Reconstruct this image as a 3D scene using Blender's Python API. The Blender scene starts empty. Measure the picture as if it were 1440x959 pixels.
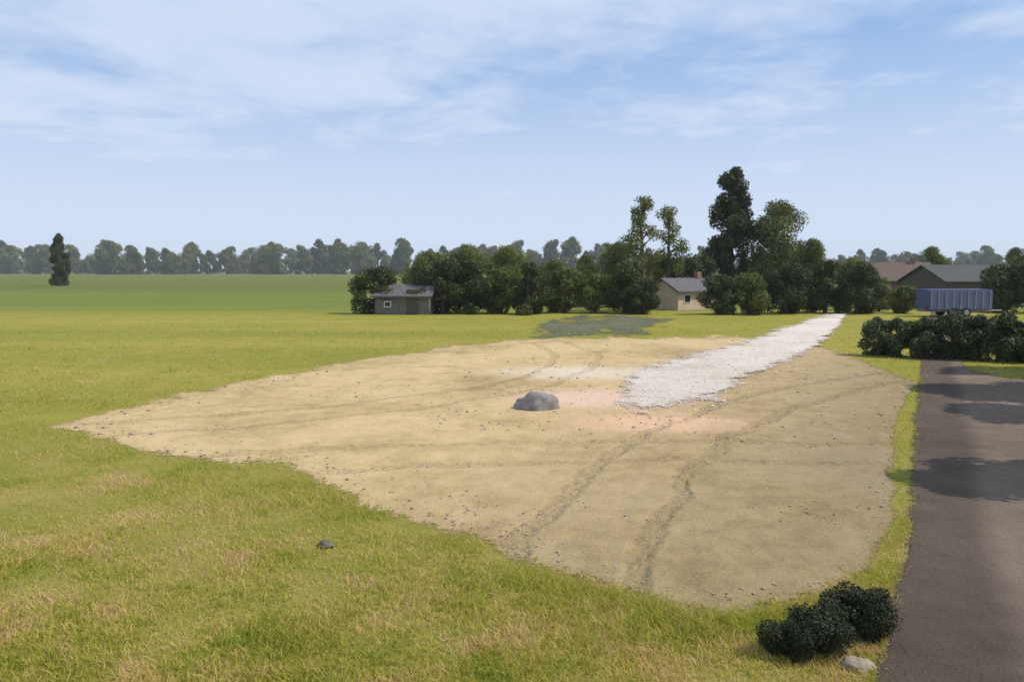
import bpy, bmesh, math, random
import numpy as np
from mathutils import Vector, Matrix, noise as mnoise

R = math.radians
SC = bpy.context.scene
COL = SC.collection
random.seed(7)
RNG = np.random.default_rng(7)

# ------------------------------------------------------------------ camera, world, sun, exposure
CAM_H = 3.65
W, H = 1440.0, 959.0
F_PX = 1120.0
HORIZON = 380.0
PITCH = math.atan((H / 2 - HORIZON) / F_PX)
cam_d = bpy.data.cameras.new("camera")
cam_d.sensor_width = 36.0
cam_d.lens = F_PX / W * 36.0
cam_d.clip_start = 0.1
cam_d.clip_end = 20000.0
cam = bpy.data.objects.new("camera", cam_d)
COL.objects.link(cam)
cam.location = (0, 0, CAM_H)
cam.rotation_euler = (R(90) - PITCH, 0, 0)
SC.camera = cam

SUN_EL, SUN_AZ = 50.0, 96.0          # azimuth clockwise from +Y (the viewing direction)
world = bpy.data.worlds.new("World")
SC.world = world
world.use_nodes = True
nt = world.node_tree
nt.nodes.clear()


def N(tree, kind, **kw):
    n = tree.nodes.new(kind)
    for k, v in kw.items():
        setattr(n, k, v)
    return n


def math_node(tree, op, a, b=None, clamp=False):
    n = N(tree, "ShaderNodeMath", operation=op)
    n.use_clamp = clamp
    for i, v in enumerate((a, b)):
        if v is None:
            continue
        if isinstance(v, (int, float)):
            n.inputs[i].default_value = v
        else:
            tree.links.new(v, n.inputs[i])
    return n.outputs[0]


def ramp(tree, fac, stops):
    n = N(tree, "ShaderNodeValToRGB")
    e = n.color_ramp.elements
    while len(e) > 1:
        e.remove(e[-1])
    e[0].position = stops[0][0]
    e[0].color = (*stops[0][1], 1)
    for p, c in stops[1:]:
        q = e.new(p)
        q.color = (*c, 1)
    if fac is not None:
        tree.links.new(fac, n.inputs[0])
    return n.outputs[0]


def noise(tree, vec, scale, detail=5.0, rough=0.55, dist=0.0):
    n = N(tree, "ShaderNodeTexNoise")
    n.inputs["Scale"].default_value = scale
    n.inputs["Detail"].default_value = detail
    n.inputs["Roughness"].default_value = rough
    n.inputs["Distortion"].default_value = dist
    if vec is not None:
        tree.links.new(vec, n.inputs["Vector"])
    return n.outputs["Fac"]


def mix(tree, fac, a, b, blend="MIX"):
    n = N(tree, "ShaderNodeMix", data_type="RGBA", blend_type=blend)
    n.clamp_factor = True
    if isinstance(fac, (int, float)):
        n.inputs[0].default_value = fac
    else:
        tree.links.new(fac, n.inputs[0])
    for i, v in ((6, a), (7, b)):
        if isinstance(v, tuple):
            n.inputs[i].default_value = (*v[:3], 1)
        else:
            tree.links.new(v, n.inputs[i])
    return n.outputs[2]


sky = N(nt, "ShaderNodeTexSky", sky_type="NISHITA", sun_disc=False)
sky.sun_elevation = R(SUN_EL)
sky.sun_rotation = R(SUN_AZ)
sky.air_density = 1.0
sky.dust_density = 0.8
sky.ozone_density = 1.2
tc = N(nt, "ShaderNodeTexCoord")
sep = N(nt, "ShaderNodeSeparateXYZ")
nt.links.new(tc.outputs["Generated"], sep.inputs[0])
zc = math_node(nt, "MAXIMUM", sep.outputs[2], 0.0)
den = math_node(nt, "ADD", zc, 0.10)
cmb = N(nt, "ShaderNodeCombineXYZ")
nt.links.new(math_node(nt, "DIVIDE", sep.outputs[0], den), cmb.inputs[0])
nt.links.new(math_node(nt, "DIVIDE", sep.outputs[1], den), cmb.inputs[1])
cmb.inputs[2].default_value = 31.3
n1 = noise(nt, cmb.outputs[0], 0.75, 9, 0.58, 0.4)
n2 = noise(nt, cmb.outputs[0], 2.6, 9, 0.6, 0.3)
cl = math_node(nt, "ADD", math_node(nt, "MULTIPLY", n1, 0.68), math_node(nt, "MULTIPLY", n2, 0.32))
cov = N(nt, "ShaderNodeMapRange")
cov.interpolation_type = "SMOOTHSTEP"
nt.links.new(cl, cov.inputs[0])
cov.inputs[1].default_value = 0.34
cov.inputs[2].default_value = 0.60
lowhaze = N(nt, "ShaderNodeMapRange")
lowhaze.interpolation_type = "SMOOTHSTEP"
nt.links.new(zc, lowhaze.inputs[0])
lowhaze.inputs[1].default_value = 0.0
lowhaze.inputs[2].default_value = 0.34
lowhaze.inputs[3].default_value = 0.95
lowhaze.inputs[4].default_value = 0.0
cfac = math_node(nt, "MAXIMUM", math_node(nt, "MULTIPLY", cov.outputs[0], 0.85), lowhaze.outputs[0])
skycol = mix(nt, cfac, mix(nt, 0.62, sky.outputs[0], (2.9, 5.2, 9.5)), (6.95, 7.9, 9.6))
bg = N(nt, "ShaderNodeBackground")
bg.inputs["Strength"].default_value = 0.10
nt.links.new(skycol, bg.inputs[0])
wo = N(nt, "ShaderNodeOutputWorld")
nt.links.new(bg.outputs[0], wo.inputs[0])

sun_d = bpy.data.lights.new("sun", "SUN")
sun_d.energy = 3.7
sun_d.angle = R(0.53)
sun_d.color = (1.0, 0.95, 0.87)
sun = bpy.data.objects.new("sun", sun_d)
COL.objects.link(sun)
sdir = Vector((math.sin(R(SUN_AZ)) * math.cos(R(SUN_EL)), math.cos(R(SUN_AZ)) * math.cos(R(SUN_EL)), math.sin(R(SUN_EL))))
sun.rotation_euler = sdir.to_track_quat("Z", "Y").to_euler()

vs = SC.view_settings
vs.view_transform = "Standard"
vs.look = "None"
vs.exposure = 0.0
vs.gamma = 1.0
vs.use_curve_mapping = False


# ------------------------------------------------------------------ helpers
def at(px, py, z=0.0):
    """ground point seen at a pixel of the photograph"""
    cx, cy = (px - W / 2) / F_PX, -(py - H / 2) / F_PX
    d = Vector((cx, math.cos(PITCH) + cy * math.sin(PITCH), -math.sin(PITCH) + cy * math.cos(PITCH)))
    t = (z - CAM_H) / d.z
    return Vector((d.x * t, d.y * t, z))


def at_np(px, py):
    cx, cy = (px - W / 2) / F_PX, -(py - H / 2) / F_PX
    dy = math.cos(PITCH) + cy * math.sin(PITCH)
    dz = -math.sin(PITCH) + cy * math.cos(PITCH)
    t = -CAM_H / dz
    return cx * t, dy * t


def to_px(x, y):
    c, s = math.cos(PITCH), math.sin(PITCH)
    depth = y * c + CAM_H * s
    up = y * s - CAM_H * c
    depth = np.maximum(depth, 0.05)
    return W / 2 + F_PX * x / depth, H / 2 - F_PX * up / depth


def tag(o, label=None, cat=None, group=None, kind=None):
    if label:
        o["label"] = label
    if cat:
        o["category"] = cat
    if group:
        o["group"] = group
    if kind:
        o["kind"] = kind
    return o


def empty(name, loc, rz=0.0):
    o = bpy.data.objects.new(name, None)
    o.empty_display_size = 0.3
    COL.objects.link(o)
    o.location = loc
    o.rotation_euler = (0, 0, rz)
    return o


def mesh_obj(name, verts, faces, material, parent=None, smooth=False):
    me = bpy.data.meshes.new(name)
    if isinstance(verts, np.ndarray):
        verts = verts.tolist()
    if isinstance(faces, np.ndarray):
        faces = faces.tolist()
    me.from_pydata(verts, [], faces)
    me.materials.append(material)
    if smooth:
        me.polygons.foreach_set("use_smooth", [True] * len(me.polygons))
    me.update()
    o = bpy.data.objects.new(name, me)
    COL.objects.link(o)
    if parent:
        o.parent = parent
    return o


def bm_obj(name, bm, material, parent=None, smooth=False):
    me = bpy.data.meshes.new(name)
    bm.to_mesh(me)
    bm.free()
    me.materials.append(material)
    if smooth:
        me.polygons.foreach_set("use_smooth", [True] * len(me.polygons))
    o = bpy.data.objects.new(name, me)
    COL.objects.link(o)
    if parent:
        o.parent = parent
    return o


def add_box(bm, x0, x1, y0, y1, z0, z1, bevel=0.0):
    r = bmesh.ops.create_cube(bm, size=1.0)
    m = Matrix.Translation(((x0 + x1) / 2, (y0 + y1) / 2, (z0 + z1) / 2)) @ Matrix.Diagonal((x1 - x0, y1 - y0, z1 - z0, 1))
    bmesh.ops.transform(bm, matrix=m, verts=r["verts"])
    if bevel:
        es = {e for v in r["verts"] for e in v.link_edges}
        bmesh.ops.bevel(bm, geom=list(es), offset=bevel, segments=2, affect="EDGES")


def box(name, dims, material, parent=None, bevel=0.0):
    bm = bmesh.new()
    add_box(bm, *dims, bevel=bevel)
    return bm_obj(name, bm, material, parent)


def add_tube(bm, p0, p1, r0, r1, seg=8):
    p0, p1 = Vector(p0), Vector(p1)
    d = p1 - p0
    q = d.to_track_quat("Z", "Y").to_matrix().to_4x4()
    r = bmesh.ops.create_cone(bm, cap_ends=True, segments=seg, radius1=r0, radius2=r1, depth=d.length)
    bmesh.ops.transform(bm, matrix=Matrix.Translation((p0 + p1) / 2) @ q, verts=r["verts"])


def copy_tree(o, parent=None):
    c = o.copy()
    COL.objects.link(c)
    if parent:
        c.parent = parent
    for ch in list(o.children):
        copy_tree(ch, c)
    return c


# ------------------------------------------------------------------ materials
def material(name, base, rough=0.8, spec=0.3):
    m = bpy.data.materials.new(name)
    m.use_nodes = True
    t = m.node_tree
    b = t.nodes["Principled BSDF"]
    b.inputs["Base Color"].default_value = (*base, 1)
    b.inputs["Roughness"].default_value = rough
    b.inputs["Specular IOR Level"].default_value = spec
    return m, t, b


def obj_vec(t):
    return N(t, "ShaderNodeTexCoord").outputs["Object"]


def bump(t, b, h, strength, distance):
    n = N(t, "ShaderNodeBump")
    n.inputs["Strength"].default_value = strength
    n.inputs["Distance"].default_value = distance
    t.links.new(h, n.inputs["Height"])
    t.links.new(n.outputs[0], b.inputs["Normal"])


def mottled(name, c1, c2, scale, rough=0.85, bump_d=0.01, c3=None):
    m, t, b = material(name, c1, rough)
    v = obj_vec(t)
    a = noise(t, v, scale, 6, 0.62)
    f = noise(t, v, scale * 9, 6, 0.65)
    k = math_node(t, "ADD", math_node(t, "MULTIPLY", a, 0.6), math_node(t, "MULTIPLY", f, 0.4))
    st = [(0.36, c1), (0.64, c2)] if c3 is None else [(0.34, c1), (0.5, c2), (0.66, c3)]
    t.links.new(ramp(t, k, st), b.inputs["Base Color"])
    if bump_d:
        bump(t, b, f, 0.7, bump_d)
    return m


def leaf_material(name, dark, light, trans=0.25):
    m = bpy.data.materials.new(name)
    m.use_nodes = True
    t = m.node_tree
    b = t.nodes["Principled BSDF"]
    g = N(t, "ShaderNodeNewGeometry")
    oi = N(t, "ShaderNodeObjectInfo")
    k = math_node(t, "ADD", math_node(t, "MULTIPLY", g.outputs["Random Per Island"], 0.7),
                  math_node(t, "MULTIPLY", oi.outputs["Random"], 0.3))
    c = ramp(t, k, [(0.0, dark), (1.0, light)])
    t.links.new(c, b.inputs["Base Color"])
    b.inputs["Roughness"].default_value = 0.62
    b.inputs["Specular IOR Level"].default_value = 0.25
    tr = N(t, "ShaderNodeBsdfTranslucent")
    t.links.new(c, tr.inputs[0])
    mx = N(t, "ShaderNodeMixShader")
    mx.inputs[0].default_value = trans
    t.links.new(b.outputs[0], mx.inputs[1])
    t.links.new(tr.outputs[0], mx.inputs[2])
    t.links.new(mx.outputs[0], t.nodes["Material Output"].inputs[0])
    return m


def blade_material():
    m = bpy.data.materials.new("blade")
    m.use_nodes = True
    t = m.node_tree
    b = t.nodes["Principled BSDF"]
    g = N(t, "ShaderNodeNewGeometry")
    v = obj_vec(t)
    patch = noise(t, v, 0.62, 6, 0.65)
    k = math_node(t, "ADD", math_node(t, "MULTIPLY", g.outputs["Random Per Island"], 0.38), math_node(t, "MULTIPLY", patch, 1.5))
    k = math_node(t, "SUBTRACT", k, 0.46)
    c = ramp(t, k, [(0.20, (0.21, 0.28, 0.025)), (0.38, (0.42, 0.42, 0.05)), (0.54, (0.63, 0.49, 0.14)), (0.72, (0.74, 0.50, 0.29))])
    lush = N(t, "ShaderNodeAttribute", attribute_name="lush")
    c = mix(t, math_node(t, "MULTIPLY", lush.outputs["Fac"], 0.8), c, (0.40, 0.40, 0.045))
    t.links.new(c, b.inputs["Base Color"])
    b.inputs["Roughness"].default_value = 0.7
    b.inputs["Specular IOR Level"].default_value = 0.2
    tr = N(t, "ShaderNodeBsdfTranslucent")
    t.links.new(c, tr.inputs[0])
    mx = N(t, "ShaderNodeMixShader")
    mx.inputs[0].default_value = 0.45
    t.links.new(b.outputs[0], mx.inputs[1])
    t.links.new(tr.outputs[0], mx.inputs[2])
    t.links.new(mx.outputs[0], t.nodes["Material Output"].inputs[0])
    return m


M = {}
M["bark"] = mottled("bark", (0.05, 0.038, 0.028), (0.13, 0.10, 0.075), 6, 0.95, 0.02)
M["leaf_dark"] = leaf_material("leaf_dark", (0.026, 0.036, 0.008), (0.088, 0.104, 0.022), 0.17)
M["leaf_black"] = leaf_material("leaf_black", (0.010, 0.014, 0.008), (0.045, 0.055, 0.020), 0.1)
M["leaf_mid"] = leaf_material("leaf_mid", (0.055, 0.078, 0.015), (0.20, 0.215, 0.045), 0.3)
M["leaf_light"] = leaf_material("leaf_light", (0.085, 0.115, 0.022), (0.25, 0.26, 0.06), 0.3)
M["blade"] = blade_material()
M["brick"] = mottled("brick", (0.20, 0.09, 0.065), (0.36, 0.20, 0.15), 3, 0.9, 0.01)
M["render_wall"] = mottled("render_wall", (0.56, 0.405, 0.30), (0.70, 0.53, 0.41), 1.5, 0.9, 0.005)
M["roof_tile"] = mottled("roof_tile", (0.085, 0.075, 0.075), (0.17, 0.15, 0.15), 4, 0.8, 0.02)
M["roof_red"] = mottled("roof_red", (0.12, 0.08, 0.062), (0.19, 0.13, 0.10), 4, 0.8, 0.02)
M["roof_dark"] = mottled("roof_dark", (0.05, 0.05, 0.05), (0.10, 0.095, 0.09), 4, 0.85, 0.02)
M["timber"] = mottled("timber", (0.07, 0.055, 0.042), (0.15, 0.12, 0.09), 5, 0.9, 0.01)
M["grey_timber"] = mottled("grey_timber", (0.11, 0.10, 0.085), (0.22, 0.20, 0.17), 5, 0.9, 0.01)
M["glass"] = material("window_glass", (0.02, 0.025, 0.03), 0.08, 0.6)[0]
M["white"] = mottled("white_paint", (0.66, 0.65, 0.62), (0.8, 0.79, 0.77), 3, 0.55, 0.0)
M["blue"] = mottled("blue_paint", (0.085, 0.098, 0.19), (0.125, 0.14, 0.245), 2, 0.45, 0.0)
M["red_lens"] = material("red_lens", (0.35, 0.02, 0.015), 0.3, 0.5)[0]
M["rubber"] = mottled("rubber", (0.014, 0.014, 0.016), (0.035, 0.034, 0.034), 8, 0.75, 0.005)
M["steel"] = mottled("steel", (0.22, 0.22, 0.23), (0.36, 0.36, 0.37), 5, 0.45, 0.0)
M["stone"] = mottled("stone", (0.17, 0.155, 0.15), (0.36, 0.33, 0.31), 5, 0.95, 0.03)
M["brown_stone"] = mottled("brown_stone", (0.10, 0.085, 0.05), (0.2, 0.17, 0.11), 6, 0.95, 0.01)
M["leaf_hedge"] = leaf_material("leaf_hedge", (0.035, 0.052, 0.02), (0.11, 0.135, 0.055), 0.15)
M["pale_stone"] = mottled("pale_stone", (0.24, 0.19, 0.13), (0.42, 0.34, 0.25), 4, 0.9, 0.015)


def ground_material():
    m, t, b = material("field_grass", (0.2, 0.2, 0.05), 0.95, 0.1)
    v = obj_vec(t)
    big = noise(t, v, 0.10, 6, 0.6)
    med = noise(t, v, 0.75, 7, 0.65)
    fine = noise(t, v, 14.0, 6, 0.7)
    streak_map = N(t, "ShaderNodeMapping")
    streak_map.inputs["Scale"].default_value = (0.012, 0.10, 1)
    streak_map.inputs["Rotation"].default_value = (0, 0, 0.15)
    t.links.new(v, streak_map.inputs[0])
    streak = noise(t, streak_map.outputs[0], 1.0, 5, 0.6)
    k = math_node(t, "ADD", math_node(t, "MULTIPLY", med, 0.42), math_node(t, "ADD",
        math_node(t, "MULTIPLY", fine, 0.28), math_node(t, "MULTIPLY", big, 0.30)))
    near = ramp(t, k, [(0.33, (0.12, 0.15, 0.02)), (0.44, (0.22, 0.22, 0.035)), (0.53, (0.31, 0.25, 0.065)),
                       (0.60, (0.40, 0.29, 0.12)), (0.68, (0.32, 0.23, 0.12))])
    kf = math_node(t, "ADD", math_node(t, "MULTIPLY", streak, 0.5), math_node(t, "ADD", math_node(t, "MULTIPLY", med, 0.25), math_node(t, "MULTIPLY", big, 0.25)))
    far = ramp(t, kf, [(0.36, (0.185, 0.20, 0.03)), (0.50, (0.275, 0.25, 0.04)), (0.64, (0.38, 0.30, 0.07))])
    sp = N(t, "ShaderNodeSeparateXYZ")
    t.links.new(v, sp.inputs[0])
    wob = math_node(t, "ADD", sp.outputs[1], math_node(t, "MULTIPLY", math_node(t, "SUBTRACT", big, 0.5), 14.0))
    f1 = N(t, "ShaderNodeMapRange")
    t.links.new(wob, f1.inputs[0])
    f1.inputs[1].default_value = 12.0
    f1.inputs[2].default_value = 20.0
    c = mix(t, f1.outputs[0], near, far)
    # the crop beyond the meadow is a greener one
    f2 = N(t, "ShaderNodeMapRange")
    t.links.new(wob, f2.inputs[0])
    f2.inputs[1].default_value = 66.0
    f2.inputs[2].default_value = 80.0
    crop = ramp(t, kf, [(0.35, (0.12, 0.165, 0.024)), (0.65, (0.185, 0.20, 0.036))])
    c = mix(t, f2.outputs[0], c, crop)
    f3 = N(t, "ShaderNodeMapRange")
    t.links.new(wob, f3.inputs[0])
    f3.inputs[1].default_value = 132.0
    f3.inputs[2].default_value = 150.0
    c = mix(t, f3.outputs[0], c, ramp(t, kf, [(0.35, (0.095, 0.125, 0.018)), (0.65, (0.17, 0.165, 0.035))]))
    t.links.new(c, b.inputs["Base Color"])
    bump(t, b, fine, 0.8, 0.05)
    return m


def worn_edge(t, b, v, soft, grain):
    """the patch thins out at its rim, grain by grain, into what lies under it"""
    at_ = N(t, "ShaderNodeAttribute", attribute_name="rim")
    n = math_node(t, "ADD", math_node(t, "MULTIPLY", noise(t, v, grain, 6, 0.7), 0.6), math_node(t, "MULTIPLY", noise(t, v, grain * 0.15, 5, 0.6), 0.6))
    k = math_node(t, "ADD", math_node(t, "DIVIDE", at_.outputs["Fac"], soft), math_node(t, "MULTIPLY", math_node(t, "SUBTRACT", n, 0.6), 3.2))
    mr = N(t, "ShaderNodeMapRange")
    mr.interpolation_type = "SMOOTHSTEP"
    t.links.new(k, mr.inputs[0])
    mr.inputs[1].default_value = -0.15
    mr.inputs[2].default_value = 0.35
    t.links.new(mr.outputs[0], b.inputs["Alpha"])


def sand_material(name, stops, damp=None, pebble=0.3, soft=14.0, grain=9.0, peach=False, wear=False):
    m, t, b = material(name, stops[0][1], 0.95, 0.1)
    v = obj_vec(t)
    worn_edge(t, b, v, soft, grain)
    big = noise(t, v, 0.22, 6, 0.6, 0.5)
    med = noise(t, v, 1.6, 6, 0.65)
    fine = noise(t, v, 22.0, 6, 0.7)
    k = math_node(t, "ADD", math_node(t, "MULTIPLY", big, 0.45), math_node(t, "ADD",
        math_node(t, "MULTIPLY", med, 0.3), math_node(t, "MULTIPLY", fine, 0.25)))
    c = ramp(t, k, stops)
    hadd = None
    if damp:
        sp = N(t, "ShaderNodeSeparateXYZ")
        t.links.new(v, sp.inputs[0])
        # the ground is moister and browner towards the near right corner, beside the lane
        d = math_node(t, "SUBTRACT", math_node(t, "MULTIPLY", sp.outputs[0], 0.10), math_node(t, "MULTIPLY", sp.outputs[1], 0.055))
        d = math_node(t, "ADD", d, math_node(t, "MULTIPLY", big, 0.9))
        f = N(t, "ShaderNodeMapRange")
        t.links.new(d, f.inputs[0])
        f.inputs[1].default_value = -0.55
        f.inputs[2].default_value = 0.55
        c = mix(t, f.outputs[0], c, mix(t, 1.0, c, damp, "MULTIPLY"))
    if peach:
        def spot(c, px, py, rx, ry, col, amt):
            sub = N(t, "ShaderNodeVectorMath", operation="SUBTRACT")
            t.links.new(v, sub.inputs[0])
            sub.inputs[1].default_value = at(px, py)
            scl = N(t, "ShaderNodeVectorMath", operation="MULTIPLY")
            t.links.new(sub.outputs[0], scl.inputs[0])
            scl.inputs[1].default_value = (1 / rx, 1 / ry, 0)
            ln = N(t, "ShaderNodeVectorMath", operation="LENGTH")
            t.links.new(scl.outputs[0], ln.inputs[0])
            pf = N(t, "ShaderNodeMapRange")
            pf.interpolation_type = "SMOOTHSTEP"
            t.links.new(math_node(t, "ADD", ln.outputs["Value"], math_node(t, "MULTIPLY", math_node(t, "SUBTRACT", med, 0.5), 1.6)), pf.inputs[0])
            pf.inputs[1].default_value = 1.15
            pf.inputs[2].default_value = 0.3
            return mix(t, math_node(t, "MULTIPLY", pf.outputs[0], amt), c, col)
        # chalky scatter off the track, and pinker subsoil brought up beside the boulder
        c = spot(c, 815, 525, 3.6, 2.2, (0.66, 0.56, 0.43), 0.75)
        c = spot(c, 850, 562, 3.0, 2.3, (0.71, 0.48, 0.36), 0.85)
        c = spot(c, 920, 596, 2.6, 1.6, (0.74, 0.46, 0.29), 0.75)
        # old tyre tracks curving across the sand
        sp2 = N(t, "ShaderNodeSeparateXYZ")
        t.links.new(v, sp2.inputs[0])
        tread = noise(t, v, 7.0, 3, 0.5)
        trk = None
        for cx, cy, rad in [(30.0, 2.0, 31.0), (-14.0, 34.0, 17.5), (4.0, -30.0, 46.5)]:
            dx = math_node(t, "SUBTRACT", sp2.outputs[0], cx)
            dy = math_node(t, "SUBTRACT", sp2.outputs[1], cy)
            d = math_node(t, "SQRT", math_node(t, "ADD", math_node(t, "MULTIPLY", dx, dx), math_node(t, "MULTIPLY", dy, dy)))
            d = math_node(t, "ADD", d, math_node(t, "MULTIPLY", big, 1.6))
            d = math_node(t, "ABSOLUTE", math_node(t, "SUBTRACT", math_node(t, "ABSOLUTE", math_node(t, "SUBTRACT", d, rad)), 0.85))
            tf = N(t, "ShaderNodeMapRange")
            tf.interpolation_type = "SMOOTHSTEP"
            t.links.new(d, tf.inputs[0])
            tf.inputs[1].default_value = 0.26
            tf.inputs[2].default_value = 0.10
            trk = tf.outputs[0] if trk is None else math_node(t, "MAXIMUM", trk, tf.outputs[0])
        gate = N(t, "ShaderNodeMapRange")
        t.links.new(math_node(t, "ADD", math_node(t, "MULTIPLY", med, 0.6), math_node(t, "MULTIPLY", tread, 0.4)), gate.inputs[0])
        gate.inputs[1].default_value = 0.36
        gate.inputs[2].default_value = 0.60
        trk = math_node(t, "MULTIPLY", trk, gate.outputs[0])
        c = mix(t, math_node(t, "MULTIPLY", trk, 0.5), c, mix(t, 1.0, c, (0.70, 0.68, 0.66), "MULTIPLY"))
        hadd = math_node(t, "MULTIPLY", trk, -0.8)
    if wear:
        # the right-hand wheel lane is rubbed paler; stains and patches on the rest
        sp = N(t, "ShaderNodeSeparateXYZ")
        t.links.new(v, sp.inputs[0])
        off = math_node(t, "SUBTRACT", sp.outputs[0], math_node(t, "MULTIPLY", sp.outputs[1], 0.527))
        wf = N(t, "ShaderNodeMapRange")
        wf.interpolation_type = "SMOOTHSTEP"
        t.links.new(math_node(t, "ADD", off, math_node(t, "MULTIPLY", big, 0.5)), wf.inputs[0])
        wf.inputs[1].default_value = 0.95
        wf.inputs[2].default_value = 1.5
        c = mix(t, wf.outputs[0], c, mix(t, 1.0, c, (1.72, 1.72, 1.72), "MULTIPLY"))
        vo = N(t, "ShaderNodeTexVoronoi", feature="DISTANCE_TO_EDGE")
        vo.inputs["Scale"].default_value = 0.8
        wv = N(t, "ShaderNodeVectorMath", operation="ADD")
        nz = N(t, "ShaderNodeTexNoise")
        nz.inputs["Scale"].default_value = 2.0
        nz.inputs["Detail"].default_value = 6
        t.links.new(v, nz.inputs["Vector"])
        t.links.new(v, wv.inputs[0])
        t.links.new(nz.outputs["Color"], wv.inputs[1])
        t.links.new(wv.outputs[0], vo.inputs["Vector"])
        cf = N(t, "ShaderNodeMapRange")
        t.links.new(vo.outputs["Distance"], cf.inputs[0])
        cf.inputs[1].default_value = 0.012
        cf.inputs[2].default_value = 0.0
        c = mix(t, math_node(t, "MULTIPLY", cf.outputs[0], 0.32), c, (0.035, 0.03, 0.025))
    t.links.new(c, b.inputs["Base Color"])
    h = math_node(t, "ADD", math_node(t, "MULTIPLY", med, 0.7), math_node(t, "MULTIPLY", fine, pebble))
    if hadd is not None:
        h = math_node(t, "ADD", h, hadd)
    bump(t, b, h, 0.9, 0.09)
    return m


M["ground"] = ground_material()
M["sand"] = sand_material("sand", [(0.37, (0.32, 0.22, 0.105)), (0.48, (0.50, 0.36, 0.175)), (0.57, (0.61, 0.445, 0.235)), (0.68, (0.42, 0.29, 0.145))],
                          damp=(0.47, 0.485, 0.53), peach=True)
M["gravel"] = sand_material("gravel", [(0.34, (0.46, 0.375, 0.28)), (0.46, (0.70, 0.59, 0.48)), (0.62, (0.80, 0.71, 0.61))], pebble=0.8, soft=34.0, grain=5.0)
M["lane"] = sand_material("lane", [(0.34, (0.095, 0.070, 0.051)), (0.5, (0.138, 0.104, 0.077)), (0.66, (0.19, 0.145, 0.108))], pebble=0.8, soft=20.0, grain=10.0, wear=True)
M["grey_patch"] = sand_material("grey_patch", [(0.34, (0.10, 0.105, 0.065)), (0.66, (0.19, 0.185, 0.12))], pebble=0.8, soft=60.0, grain=5.0)
M["pebble"] = leaf_material("pebble", (0.22, 0.18, 0.13), (0.52, 0.44, 0.34), 0.0)
M["white_pebble"] = leaf_material("white_pebble", (0.56, 0.475, 0.40), (0.90, 0.82, 0.73), 0.0)
M["water"] = material("water", (0.012, 0.014, 0.014), 0.06, 0.5)[0]

# ------------------------------------------------------------------ ground
def relief(x, y):
    return 0.05 * np.sin(x * 0.31 + 1.3) * np.sin(y * 0.27 + 0.4) + 0.03 * np.sin(x * 0.9 + y * 0.6)


def build_ground():
    rs = np.concatenate([np.linspace(0.0, 40, 90), np.geomspace(41, 2600, 70)])
    na = 160
    ang = np.linspace(0, 2 * np.pi, na, endpoint=False)
    rr, aa = np.meshgrid(rs[1:], ang, indexing="ij")
    x, y = rr * np.sin(aa), rr * np.cos(aa)
    fade = np.clip(1 - rr / 300, 0, 1)
    z = -0.08 * np.ones_like(x) * 0 - 0.004
    verts = np.stack([x, y, z], -1).reshape(-1, 3)
    nr = len(rs) - 1
    faces = []
    for i in range(nr - 1):
        for j in range(na):
            k = (j + 1) % na
            faces.append((i * na + j, i * na + k, (i + 1) * na + k, (i + 1) * na + j))
    verts = np.vstack([verts, [[0, 0, -0.004]]])
    c = len(verts) - 1
    for j in range(na):
        faces.append((c, (j + 1) % na, j))
    o = mesh_obj("ground", verts, [tuple(reversed(f)) for f in faces], M["ground"])
    return tag(o, kind="structure")


build_ground()


def poly_sdf(px, py, poly):
    """signed distance in photograph pixels, positive inside"""
    P = np.array(poly, float)
    d = np.full(px.shape, 1e9)
    inside = np.zeros(px.shape, bool)
    n = len(P)
    for i in range(n):
        a, b = P[i], P[(i + 1) % n]
        ab = b - a
        t = np.clip(((px - a[0]) * ab[0] + (py - a[1]) * ab[1]) / (ab @ ab), 0, 1)
        d = np.minimum(d, np.hypot(px - a[0] - t * ab[0], py - a[1] - t * ab[1]))
        if a[1] != b[1]:
            cnd = ((a[1] > py) != (b[1] > py)) & (px < (b[0] - a[0]) * (py - a[1]) / (b[1] - a[1]) + a[0])
            inside ^= cnd
    return np.where(inside, d, -d)


def value_noise(x, y, seed=0):
    """smooth 2-D value noise, several octaves, about -1..1"""
    out = np.zeros_like(x)
    amp, tot = 1.0, 0.0
    for o in range(4):
        f = 2.0 ** o
        xi, yi = np.floor(x * f), np.floor(y * f)
        fx, fy = x * f - xi, y * f - yi
        fx, fy = fx * fx * (3 - 2 * fx), fy * fy * (3 - 2 * fy)

        def h(a, b):
            s = np.sin(a * 127.1 + b * 311.7 + seed * 17.3 + o * 5.1) * 43758.5453
            return s - np.floor(s)
        v = (h(xi, yi) * (1 - fx) + h(xi + 1, yi) * fx) * (1 - fy) + (h(xi, yi + 1) * (1 - fx) + h(xi + 1, yi + 1) * fx) * fy
        out += amp * (2 * v - 1)
        tot += amp
        amp *= 0.55
    return out / tot


def ragged(poly, px, py, amount, seed):
    """the outline of a patch on the ground, frayed"""
    x, y = at_np(px, py)
    return poly_sdf(px, py, poly) + amount * np.clip((py - 380) / 262, 0.12, 1.6) * value_noise(x * 0.7, y * 0.35, seed)


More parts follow.
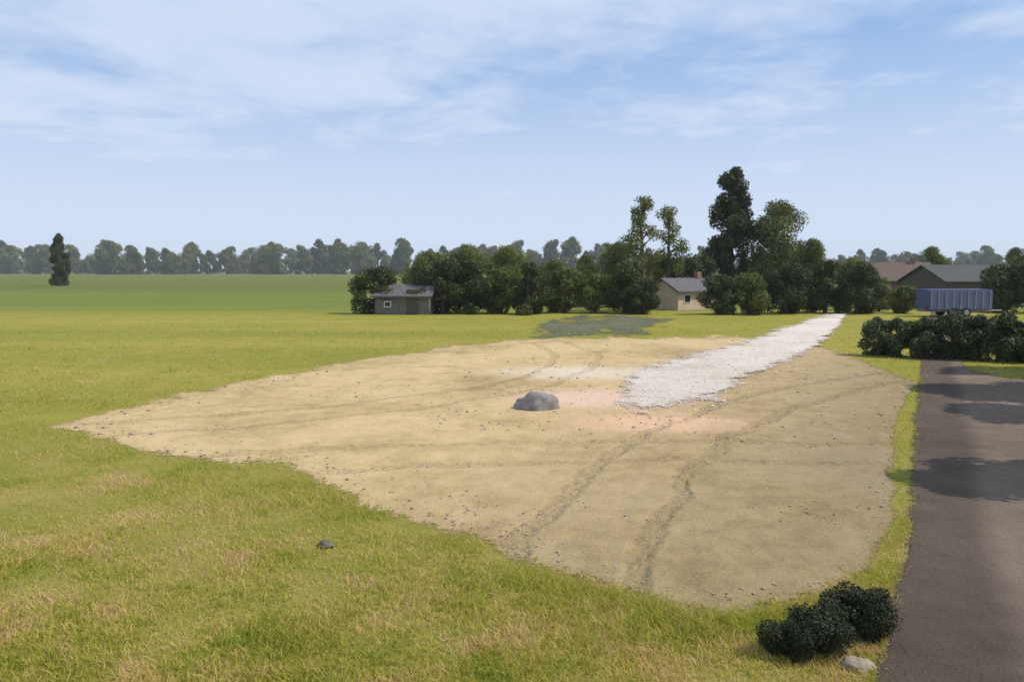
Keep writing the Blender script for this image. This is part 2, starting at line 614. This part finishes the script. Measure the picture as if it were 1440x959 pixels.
def ground_patch(name, poly, mat, z, amount, seed, step=3.0, rough=0.0):
    P = np.array(poly, float)
    xs = np.arange(P[:, 0].min() - 60, P[:, 0].max() + 60, step)
    ys = np.arange(max(P[:, 1].min() - 30, 398), P[:, 1].max() + 60, step)
    gx, gy = np.meshgrid(xs, ys)
    s = ragged(poly, gx, gy, amount, seed)
    wx, wy = at_np(gx, gy)
    sz = np.clip((gy - 380) / 262, 0.12, 1.6)
    hz = np.full_like(wx, z)
    if rough:
        hz = hz + rough * np.clip(s / (25 * sz), 0, 1) * np.clip(0.5 + 0.5 * value_noise(wx * 0.6, wy * 0.6, seed + 20)
             + 0.30 * value_noise(wx * 3.1, wy * 3.1, seed + 30), 0, 1.5)
    verts = np.stack([wx, wy, hz], -1).reshape(-1, 3)
    ny, nx = gx.shape
    ins = (s > -24 * sz)
    q = ins[:-1, :-1] & ins[:-1, 1:] & ins[1:, :-1] & ins[1:, 1:]
    idx = np.arange(ny * nx).reshape(ny, nx)
    f = np.stack([idx[1:, :-1][q], idx[1:, 1:][q], idx[:-1, 1:][q], idx[:-1, :-1][q]], -1)
    used = np.unique(f)
    remap = np.full(ny * nx, -1)
    remap[used] = np.arange(len(used))
    o = mesh_obj(name, verts[used], remap[f], mat, smooth=True)
    at_ = o.data.attributes.new("rim", "FLOAT", "POINT")
    at_.data.foreach_set("value", (s / sz).reshape(-1)[used].astype(np.float32))
    return tag(o, kind="structure")


SAND = [(40, 600), (150, 582), (240, 562), (300, 546), (420, 522), (500, 508), (560, 497), (640, 485), (720, 478), (800, 475),
        (900, 477), (1000, 472), (1100, 478), (1160, 490), (1215, 506), (1288, 538), (1278, 560), (1262, 600), (1258, 700), (1250, 760),
        (1225, 792), (1185, 822), (1120, 842), (1050, 856), (950, 846), (850, 815), (750, 782), (640, 748), (580, 728), (520, 706),
        (450, 672), (380, 652), (300, 645), (200, 640), (150, 616), (90, 608)]
GRAVEL = [(868, 572), (878, 545), (910, 522), (975, 500), (1045, 482), (1098, 464), (1150, 446), (1192, 440), (1180, 462), (1140, 496),
          (1072, 522), (1034, 540), (1008, 562), (960, 574), (915, 582)]
LANE = [(1313, 415), (1296, 510), (1288, 560), (1284, 640), (1276, 720), (1268, 790), (1254, 850), (1236, 918), (1212, 1000), (1180, 1150),
        (2300, 1150), (2000, 800), (1640, 650), (1460, 534), (1392, 526), (1356, 514), (1338, 490), (1326, 415)]
GREY_PATCH = [(745, 462), (775, 448), (850, 444), (905, 446), (940, 452), (900, 470), (830, 474), (770, 472)]
ground_patch("sand", SAND, M["sand"], 0.004, 16, 1, rough=0.09)
ground_patch("gravel_track", GRAVEL, M["gravel"], 0.085, 12, 2, 2.5)
ground_patch("lane", LANE, M["lane"], 0.004, 7, 3)
ground_patch("grey_patch", GREY_PATCH, M["grey_patch"], 0.008, 60, 4, 2.0)  # darker grey-green patch of ground laid over the meadow below the bushes


# ------------------------------------------------------------------ grass
def build_grass(name, n, y0, y1, hgt, wid, seed, keep=None, density_px=None):
    rng = np.random.default_rng(seed)
    # candidates spread evenly over the picture, so near ground is denser per square metre
    py = rng.uniform(y0, y1, n)
    px = rng.uniform(-260, 1700, n)
    x, y = at_np(px, py)
    out_sand = ragged(SAND, px, py, 16, 1)
    out_lane = ragged(LANE, px, py, 7, 3)
    out_grav = ragged(GRAVEL, px, py, 10, 2)
    clump = value_noise(x * 0.9, y * 0.9, 9)
    fr = rng.normal(0, 7, n)
    weed = (value_noise(x * 1.3, y * 1.3, 41) > 0.40) & (rng.uniform(0, 1, n) < 0.12)
    ok = ((out_sand + fr < 2) | weed) & (out_lane + fr * 0.6 < 3) & (out_grav < 0) & (clump + rng.uniform(-0.9, 0.5, n) > -0.30)
    x, y, clump = x[ok], y[ok], clump[ok]
    edge = np.clip(1.0 - np.abs(out_sand[ok] + 14) / 34.0, 0, 1)
    k = len(x)
    h = hgt * rng.uniform(0.45, 1.25, k) * (0.85 + 0.6 * np.clip(clump, -0.6, 1)) * (1 + 0.4 * edge)
    a = rng.uniform(0, 2 * np.pi, k)
    lean = rng.uniform(0.35, 1.5, k) * h
    h = h * 0.8
    far_w = np.clip(y / 14.0, 1.0, 3.0)
    la = rng.uniform(0, 2 * np.pi, k)
    w = wid * rng.uniform(0.6, 1.3, k) * far_w
    dx, dy = np.cos(a) * w / 2, np.sin(a) * w / 2
    z0 = np.full(k, -0.01)
    v = np.zeros((k, 5, 3))
    v[:, 0] = np.stack([x - dx, y - dy, z0], -1)
    v[:, 1] = np.stack([x + dx, y + dy, z0], -1)
    mx, my = x + np.cos(la) * lean * 0.3, y + np.sin(la) * lean * 0.3
    v[:, 2] = np.stack([mx + dx * 0.8, my + dy * 0.8, h * 0.55], -1)
    v[:, 3] = np.stack([mx - dx * 0.8, my - dy * 0.8, h * 0.55], -1)
    v[:, 4] = np.stack([x + np.cos(la) * lean, y + np.sin(la) * lean, h], -1)
    b = (np.arange(k) * 5)[:, None]
    quads = b + np.array([[0, 1, 2, 3]])
    tris = b + np.array([[3, 2, 4]])
    me = bpy.data.meshes.new(name)
    nv = k * 5
    me.vertices.add(nv)
    me.vertices.foreach_set("co", v.reshape(-1))
    loops = np.concatenate([quads, tris], 1).reshape(-1)
    me.loops.add(len(loops))
    me.loops.foreach_set("vertex_index", loops.astype(np.int32))
    starts = (np.arange(k)[:, None] * 7 + np.array([[0, 4]])).reshape(-1)
    me.polygons.add(2 * k)
    me.polygons.foreach_set("loop_start", starts.astype(np.int32))
    me.update(calc_edges=True)
    me.validate()
    lu = me.attributes.new("lush", "FLOAT", "POINT")
    lu.data.foreach_set("value", np.repeat(edge * rng.uniform(0.5, 1, k), 5).astype(np.float32))
    me.materials.append(M["blade"])
    o = bpy.data.objects.new(name, me)
    COL.objects.link(o)
    return o


g = build_grass("grass", 470000, 446, 1080, 0.09, 0.011, 5)
tag(g, "short dry grass growing over the near meadow around the bare sand", "grass", kind="stuff")


# ------------------------------------------------------------------ trees
def leaf_cloud(rng, centres, radii, count, size, flat=1.0):
    """leaf-sized faces spread through overlapping clumps"""
    centres = np.array(centres)
    radii = np.array(radii)
    p = radii ** 2
    which = rng.choice(len(centres), count, p=p / p.sum())
    d = rng.normal(size=(count, 3))
    d /= np.linalg.norm(d, axis=1)[:, None]
    r = radii[which] * (rng.uniform(0.25, 1.0, count) ** 0.45) * rng.uniform(0.85, 1.12, count)
    pos = centres[which] + d * r[:, None] * np.array([1, 1, flat])
    nrm = d + rng.normal(scale=0.65, size=(count, 3))
    nrm /= np.linalg.norm(nrm, axis=1)[:, None]
    ref = rng.normal(size=(count, 3))
    u = np.cross(nrm, ref)
    u /= np.linalg.norm(u, axis=1)[:, None]
    w = np.cross(nrm, u)
    s = size * rng.uniform(0.6, 1.4, count)[:, None]
    v = np.stack([pos - u * s, pos - w * s * 0.55, pos + u * s, pos + w * s * 0.55], 1)
    f = (np.arange(count) * 4)[:, None] + np.array([[0, 1, 2, 3]])
    return v.reshape(-1, 3), f


def tree_proto(height, crown_r, crown_base, lobes, leaves, leaf_size, mat, seed, shape="round"):
    """meshes of a trunk with limbs and of a crown, standing at the origin"""
    rng = np.random.default_rng(seed)
    rnd = random.Random(seed)
    bm = bmesh.new()
    tr = height * 0.022 + 0.05
    top = Vector((rnd.uniform(-.3, .3), rnd.uniform(-.3, .3), height * 0.8))
    mid = Vector((rnd.uniform(-.15, .15), rnd.uniform(-.15, .15), height * 0.4))
    add_tube(bm, (0, 0, -0.1), mid, tr * 1.3, tr * 0.8, 9)
    add_tube(bm, mid, top, tr * 0.8, tr * 0.25, 8)
    cs, rs = [], []
    for i in range(lobes):
        f = (i + 0.5) / lobes
        z = crown_base + (height - crown_base) * f
        if shape == "round":
            prof = math.sqrt(max(0.05, 1 - (2 * f - 0.9) ** 2 * 0.9))
        elif shape == "cone":
            prof = (1 - f) * 1.0 + 0.12
        else:
            prof = 0.9 if f < 0.55 else 0.9 - (f - 0.55) * 1.35
        a = rnd.uniform(0, 6.28)
        rad = crown_r * prof * rnd.uniform(0.25, 0.8)
        c = Vector((math.cos(a) * rad, math.sin(a) * rad, z + rnd.uniform(-0.04, 0.02) * height))
        lr = crown_r * rnd.uniform(0.22, 0.46) * (0.55 + 0.45 * prof)
        c.z = min(c.z, height - lr * 0.8)
        cs.append(c)
        rs.append(lr)
        s = mid.lerp(top, max(0.0, min(1.0, (z / height - 0.45) / 0.5)))
        add_tube(bm, s if z > mid.z else Vector((0, 0, max(z * 0.8, 0.3))), c, tr * 0.32, tr * 0.08, 6)
    trunk = bpy.data.meshes.new("trunk")
    bm.to_mesh(trunk)
    bm.free()
    trunk.materials.append(M["bark"])
    v, f = leaf_cloud(rng, [tuple(c) for c in cs], rs, leaves, leaf_size)
    crown = bpy.data.meshes.new("crown")
    crown.from_pydata(v.tolist(), [], f.tolist())
    crown.materials.append(mat)
    return trunk, crown


def plant_tree(name, proto, loc, label, cat="tree", group=None, scale=1.0, rz=0.0, sxy=1.0):
    t = empty(name, loc, rz)
    t.scale = (scale * sxy, scale * sxy, scale)
    for n, me in zip(("trunk", "crown"), proto):
        o = bpy.data.objects.new(n, me)
        COL.objects.link(o)
        o.parent = t
    return tag(t, label, cat, group)


PR = {
    "far_a": tree_proto(23, 9.0, 1.0, 26, 5200, 0.62, M["leaf_mid"], 11),
    "far_b": tree_proto(20, 10.0, 0.5, 26, 5200, 0.64, M["leaf_light"], 12),
    "far_c": tree_proto(25, 7.4, 1.0, 26, 5200, 0.60, M["leaf_dark"], 13),
    "bush_a": tree_proto(4.6, 2.9, 0.2, 24, 8500, 0.12, M["leaf_dark"], 14),
    "bush_c": tree_proto(4.4, 2.4, 0.5, 20, 6200, 0.13, M["leaf_light"], 34),
    "bush_d": tree_proto(5.0, 2.3, 0.2, 26, 8000, 0.11, M["leaf_dark"], 35, "column"),
    "bush_b": tree_proto(4.2, 2.6, 0.2, 22, 8500, 0.12, M["leaf_mid"], 15),
    "tall": tree_proto(12.4, 2.6, 0.3, 70, 32000, 0.12, M["leaf_dark"], 16, "column"),
    "broad": tree_proto(9.6, 3.5, 0.4, 46, 22000, 0.12, M["leaf_mid"], 17),
    "broad_pale": tree_proto(8.4, 3.8, 0.6, 44, 20000, 0.12, M["leaf_light"], 27),
    "open": tree_proto(10.4, 2.4, 1.6, 30, 6000, 0.11, M["leaf_mid"], 18, "column"),
    "hedge_bush": tree_proto(2.1, 1.25, 0.0, 16, 6500, 0.065, M["leaf_hedge"], 19),
    "low_shrub": tree_proto(0.62, 0.62, 0.0, 22, 13000, 0.021, M["leaf_black"], 23),
    "shade": tree_proto(8.2, 2.3, 2.2, 34, 15000, 0.12, M["leaf_mid"], 29),
}

# the horizon: a long hazy belt of trees beyond the fields
rr = random.Random(3)
FAR_KIND = {"far_a": "mid green", "far_b": "pale green spreading", "far_c": "dark narrow"}
for i in range(200):
    px = -180 + i * 9.0 + rr.uniform(-6, 6)
    base = rr.uniform(384.6, 386.2)
    k = rr.choice(["far_a", "far_b", "far_a", "far_c", "far_b"])
    s = (rr.uniform(0.62, 1.16) if i % 3 else rr.uniform(0.42, 0.66)) * (1.22 if px < 900 else 0.95)
    plant_tree("tree", PR[k], at(px, base), FAR_KIND[k] + " tree in the hazy belt along the far horizon",
               group="trees along the far horizon", scale=s, rz=rr.uniform(0, 6.28))
plant_tree("tree", PR["tall"], at(85, 402), "tallest dark tree standing alone before the hazy tree belt at the far left", scale=0.98, rz=2.5)

# thicket and farm trees
for px, base, k, s, lab in [
    (600, 430, "broad_pale", 0.66, "leafy tree showing over the roof of the low timber shed"),
    (655, 429, "broad_pale", 0.74, "pale leafy tree rising behind the middle of the dark thicket"),
    (715, 430, "broad_pale", 0.72, "leafy tree rising behind the right end of the dark thicket"),
    (775, 429, "broad_pale", 0.56, "low pale tree behind the grey ground patch"),
    (825, 430, "broad", 0.54, "low leafy tree behind the right end of the grey ground patch"),
    (866, 432, "broad", 0.66, "leafy tree left of the sparse tall tree"),
    (1136, 434, "broad", 0.68, "lower leafy tree at the right end of the farm trees"),
    (1195, 431, "broad_pale", 0.58, "low pale tree beyond the end of the white track"),
    (1310, 416, "broad", 0.72, "leafy tree between the brick house and the dark barn"),
    (1428, 417, "broad", 0.70, "leafy tree behind the right end of the dark barn"),
]:
    plant_tree("tree", PR[k], at(px, base), lab, scale=s, rz=px)
for px, base, k, s, lab in [
    (528, 441, "bush_a", 0.85, "dark bush beside the left end of the low timber shed"),
    (622, 441, "bush_a", 0.98, "dense dark bush just right of the low timber shed"),
    (660, 441, "bush_d", 0.9, "dense dark bush second right of the low timber shed"),
    (700, 441, "bush_b", 0.9, "dense dark bush in the middle of the thicket right of the shed"),
    (744, 442, "bush_d", 0.86, "dense dark bush at the right end of the thicket"),
    (795, 440, "bush_b", 0.9, "mid green bush at the left side of the grey ground patch"),
    (838, 440, "bush_c", 0.75, "pale green bush at the back of the grey ground patch"),
    (878, 440, "bush_a", 0.95, "dark bush at the foot of the sparse tall tree"),
    (905, 442, "bush_a", 0.62, "small dark bush covering the left corner of the pale farmhouse"),
    (934, 427, "bush_b", 1.25, "olive bush rising behind the roof of the pale farmhouse"),
    (978, 427, "bush_a", 1.15, "dark bush rising behind the chimney of the pale farmhouse"),
    (1009, 442, "bush_a", 0.72, "dark bush covering the right corner of the pale farmhouse"),
    (1055, 442, "bush_b", 0.80, "olive bush at the foot of the broad leafy tree"),
    (1105, 441, "bush_a", 0.90, "dark bush at the end of the white gravel track"),
    (1160, 440, "bush_d", 0.9, "dark bush beyond the end of the white gravel track"),
    (1205, 441, "bush_a", 0.92, "dark bush between the gravel track and the brick house"),
    (1236, 438, "bush_c", 0.66, "olive bush in front of the brick house"),
    (1272, 441, "bush_b", 0.55, "low olive bush beside the blue trailer"),
    (1408, 439, "bush_a", 0.9, "dark bush at the right end of the blue trailer"),
    (1450, 440, "bush_a", 1.1, "dark bush cut by the right edge of the photo"),
]:
    plant_tree("bush", PR[k], at(px, base), lab, "bush", scale=s, rz=px)
plant_tree("tree", PR["open"], at(903, 437), "sparse tall tree with sky showing through, left of the pale farmhouse", scale=0.98)
plant_tree("tree", PR["open"], at(938, 428), "thin open tree rising behind the pale farmhouse roof", scale=1.0, rz=2.0)
plant_tree("tree", PR["tall"], at(1026, 425), "tallest dark columnar tree beside the pale farmhouse", scale=1.22)
plant_tree("tree", PR["broad"], at(1088, 426), "broad leafy tree leaning against the right side of the tallest tree", scale=1.16)

# low dark shrubs at the corner between the sand and the lane
for px, py, sc_, lab in [(1208, 888, 0.66, "low near-black shrub nearest the edge of the lane"),
                         (1160, 913, 0.62, "middle one of the low near-black shrubs beside the lane"),
                         (1112, 918, 0.52, "leftmost of the low near-black shrubs beside the lane")]:
    plant_tree("shrub", PR["low_shrub"], at(px, py), lab, "shrub", scale=sc_, rz=px)

# unseen trees added right of the view to cast shade bands on the lane
for px, py, sc_, lab in [(1424, 524, 0.85, "unseen tree added to shade the grass where the lane meets the hedge"),
                         (1450, 553, 1.12, "unseen tree added to cast the farther band of shade over the lane"),
                         (1500, 584, 0.95, "unseen tree added for its shade, standing between the two bands of shade on the lane"),
                         (1484, 680, 0.78, "unseen tree added to cast the nearer band of shade over the lane")]:
    foot = at(px, py) + Vector((sdir.x, sdir.y, 0)) * (5.2 * sc_ / sdir.z)
    plant_tree("tree", PR["shade"], foot, lab, scale=sc_, rz=px)

# hedge by the lane
for i, px in enumerate(range(1236, 1580, 28)):
    p = at(px, 500 + i * 1.2)
    plant_tree("hedge_shrub", PR["hedge_bush"], p, "clipped dark shrub in the hedge below the blue trailer", "shrub",
               "shrubs of the hedge beside the lane", scale=rr.uniform(0.75, 0.95), rz=i * 1.7)


# ------------------------------------------------------------------ buildings
def gable_house(name, loc, rz, L, Wd, wall_h, ridge, wall_mat, roof_mat, label, cat, chimney=True, windows=(), door=None, gable_windows=()):
    h = empty(name, loc, rz)
    x, y = L / 2, Wd / 2
    v = [(-x, -y, 0), (x, -y, 0), (x, y, 0), (-x, y, 0), (-x, -y, wall_h), (x, -y, wall_h), (x, y, wall_h), (-x, y, wall_h),
         (-x, 0, ridge), (x, 0, ridge)]
    f = [(0, 1, 5, 4), (2, 3, 7, 6), (1, 2, 6, 9, 5), (3, 0, 4, 8, 7), (4, 5, 9, 8), (6, 7, 8, 9)]
    mesh_obj("wall", v, f, wall_mat, h)
    bm = bmesh.new()
    o, e, t = 0.35, 0.3, 0.14
    sl = (ridge - wall_h) / y
    for sgn in (-1, 1):
        a = (-x - e, sgn * (y + o), wall_h - sl * o + 0.03)
        b = (x + e, sgn * (y + o), wall_h - sl * o + 0.03)
        c = (x + e, 0, ridge + 0.03)
        d = (-x - e, 0, ridge + 0.03)
        lo = [bm.verts.new(p) for p in (a, b, c, d)]
        hi = [bm.verts.new((p[0], p[1], p[2] + t)) for p in (a, b, c, d)]
        bm.faces.new(hi)
        bm.faces.new(lo[::-1])
        for i in range(4):
            j = (i + 1) % 4
            bm.faces.new((lo[i], lo[j], hi[j], hi[i]))
    bmesh.ops.recalc_face_normals(bm, faces=bm.faces)
    roof = bm_obj("roof", bm, roof_mat, h)
    if chimney:
        c = box("chimney", (x * 0.35, x * 0.35 + 0.5, -0.25, 0.25, ridge - 0.4, ridge + 0.75), M["brick"], roof)
    for wx, wz, ww, wh in windows:
        w = box("window", (wx - ww / 2, wx + ww / 2, -y - 0.05, -y + 0.02, wz, wz + wh), M["white"], h)
        box("pane", (wx - ww / 2 + 0.07, wx + ww / 2 - 0.07, -y - 0.062, -y - 0.03, wz + 0.07, wz + wh - 0.07), M["glass"], w)
    for wy, wz, ww, wh in gable_windows:
        w = box("window", (-x - 0.05, -x + 0.02, wy - ww / 2, wy + ww / 2, wz, wz + wh), M["white"], h)
        box("pane", (-x - 0.062, -x - 0.03, wy - ww / 2 + 0.07, wy + ww / 2 - 0.07, wz + 0.07, wz + wh - 0.07), M["glass"], w)
    if door:
        d = box("door", (door - 0.5, door + 0.5, -y - 0.06, -y + 0.02, 0, 2.05), M["timber"], h)
        box("handle", (door + 0.34, door + 0.42, -y - 0.1, -y - 0.06, 0.98, 1.04), M["steel"], d)
    return tag(h, label, cat)


gable_house("farmhouse", at(966, 434), R(30), 6.0, 4.2, 1.75, 2.75, M["render_wall"], M["roof_tile"],
            "low pale rendered farmhouse with grey roof half hidden under the tall trees", "house", True,
            [(-1.9, 0.65, 0.8, 0.75), (1.9, 0.65, 0.8, 0.75)], None)
gable_house("shed", at(572, 441), R(-8), 4.6, 3.0, 1.55, 2.3, M["grey_timber"], M["roof_tile"],
            "low grey timber shed at the left end of the dark thicket", "shed", False, [(-1.2, 0.6, 0.6, 0.5)], 0.9)
gable_house("brick_house", at(1264, 420), R(-15), 6.4, 5.5, 2.4, 4.5, M["brick"], M["roof_red"],
            "red brick house half hidden by olive bushes", "house", True, [(-2.0, 0.9, 0.9, 1.1), (0.1, 0.9, 0.9, 1.1), (2.1, 0.9, 0.9, 1.1)])
gable_house("barn", at(1362, 424), R(8), 12.0, 8.0, 2.4, 4.1, M["timber"], M["roof_dark"],
            "long dark barn with grey roof behind the blue trailer", "barn", False, [], -2.0)

# blue trailer beyond the hedge
t = empty("trailer", at(1340, 445), R(4))
box("body", (-2.6, 2.6, -0.95, 0.95, 0.55, 2.15), M["blue"], t, 0.06)
box("chassis", (-2.7, 2.9, -0.5, 0.5, 0.40, 0.545), M["steel"], t, 0.02)
for wx in (-0.5, 0.45):
    for sy in (-1, 1):
        bm = bmesh.new()
        add_tube(bm, (wx, sy * 0.80, 0.36), (wx, sy * 1.0, 0.36), 0.36, 0.36, 22)
        wh = bm_obj("wheel", bm, M["rubber"], t)
        bm = bmesh.new()
        add_tube(bm, (wx, sy * 1.0, 0.36), (wx, sy * 1.015, 0.36), 0.2, 0.18, 18)
        bm_obj("rim", bm, M["steel"], wh)
bm = bmesh.new()
add_tube(bm, (2.9, 0, 0.47), (4.0, 0, 0.47), 0.05, 0.05, 10)
bm_obj("drawbar", bm, M["steel"], t)
bm = bmesh.new()
for k in range(9):
    add_box(bm, -2.45 + k * 0.6, -2.40 + k * 0.6, -0.985, -0.945, 0.62, 2.08)
bm_obj("rib", bm, M["steel"], t)
for sy in (-0.75, 0.75):
    box("tail_light", (-2.65, -2.595, sy - 0.08, sy + 0.08, 0.62, 0.82), M["red_lens"], t)
tag(t, "blue box trailer parked behind the hedge at right", "trailer")


# ------------------------------------------------------------------ small things
def rock(name, loc, size, mat, label, seed, cat="boulder", group=None):
    bm = bmesh.new()
    bmesh.ops.create_icosphere(bm, subdivisions=4, radius=1.0)
    off = Vector((seed * 7.1, seed * 3.3, 0))
    for v in bm.verts:
        d = v.co.normalized()
        k = 1 + 0.30 * mnoise.noise(d * 1.1 + off) + 0.13 * mnoise.noise(d * 3 + off) + 0.04 * mnoise.noise(d * 9 + off)
        v.co = Vector((d.x * size[0] * k, d.y * size[1] * k, max(d.z * size[2] * k, -0.25 * size[2]) + size[2] * 0.2))
    o = bm_obj(name, bm, mat, None, True)
    o.location = loc
    return tag(o, label, cat, group)


rock("boulder", at(753, 577), (0.54, 0.40, 0.42), M["stone"], "grey boulder lying alone on the open sand", 4)
rock("boulder", at(1206, 938), (0.15, 0.12, 0.075), M["pale_stone"], "small pale stone at the near edge of the lane", 2)
rock("boulder", at(459, 768), (0.12, 0.10, 0.07), M["brown_stone"], "small brown stone in the dry meadow grass", 3)


def pebbles(name, n, seed, mat, lo, hi, test):
    """loose stones strewn over bare ground"""
    rng = np.random.default_rng(seed)
    py = rng.uniform(470, 1000, n)
    px = rng.uniform(30, 1500, n)
    keep = test(px, py)
    px, py = px[keep], py[keep]
    x, y = at_np(px, py)
    bm = bmesh.new()
    bmesh.ops.create_icosphere(bm, subdivisions=1, radius=1.0)
    bv = np.array([v.co[:] for v in bm.verts])
    bf = np.array([[v.index for v in f.verts] for f in bm.faces])
    bm.free()
    k = len(x)
    s = rng.uniform(0, 1, k) ** 4 * (hi - lo) + lo
    s *= np.clip(y / 12, 0.8, 2.2)
    v = bv[None] * rng.uniform(0.75, 1.25, (k, len(bv), 1))
    a = rng.uniform(0, 6.28, k)
    v = v * np.stack([np.ones(k), rng.uniform(.6, 1, k), rng.uniform(.4, .7, k)], -1)[:, None]
    ca, sa = np.cos(a)[:, None], np.sin(a)[:, None]
    v = np.stack([v[..., 0] * ca - v[..., 1] * sa, v[..., 0] * sa + v[..., 1] * ca, v[..., 2]], -1) * s[:, None, None]
    v += np.stack([x, y, np.full(k, 0.04)], -1)[:, None]
    f = (np.arange(k) * len(bv))[:, None, None] + bf[None]
    return mesh_obj(name, v.reshape(-1, 3), f.reshape(-1, 3), mat)


o = pebbles("pebbles", 15000, 51, M["pebble"], 0.008, 0.034, lambda px, py: ragged(SAND, px, py, 16, 1) > 4)
tag(o, "loose pebbles strewn over the bare sand", "pebbles", kind="stuff")
o = pebbles("gravel_stones", 60000, 52, M["white_pebble"], 0.008, 0.026, lambda px, py: ragged(GRAVEL, px, py, 12, 2) > -np.random.default_rng(5).exponential(11.0, px.shape))
o.location.z = 0.055
tag(o, "pale loose stones on the white gravel track", "gravel", kind="stuff")

def edge_grit(px, py):
    d = ragged(LANE, px, py, 7, 3)
    return (np.abs(d - 3) < np.random.default_rng(6).exponential(7.0, px.shape) + 1)


o = pebbles("grit", 30000, 53, M["pebble"], 0.006, 0.018, edge_grit)
o.location.z = -0.025
tag(o, "loose grit along the crumbling edge of the lane", "grit", kind="stuff")

# ------------------------------------------------------------------ air
hz = bpy.data.materials.new("haze")
hz.use_nodes = True
t = hz.node_tree
t.nodes.clear()
pv = N(t, "ShaderNodeVolumePrincipled")
pv.inputs["Color"].default_value = (0.90, 0.95, 0.98, 1)
pv.inputs["Density"].default_value = 0.00023
ho = N(t, "ShaderNodeOutputMaterial")
t.links.new(pv.outputs[0], ho.inputs["Volume"])
o = box("haze", (-2650, 2650, -2650, 2650, -1.2, 34), hz)
tag(o, kind="stuff")
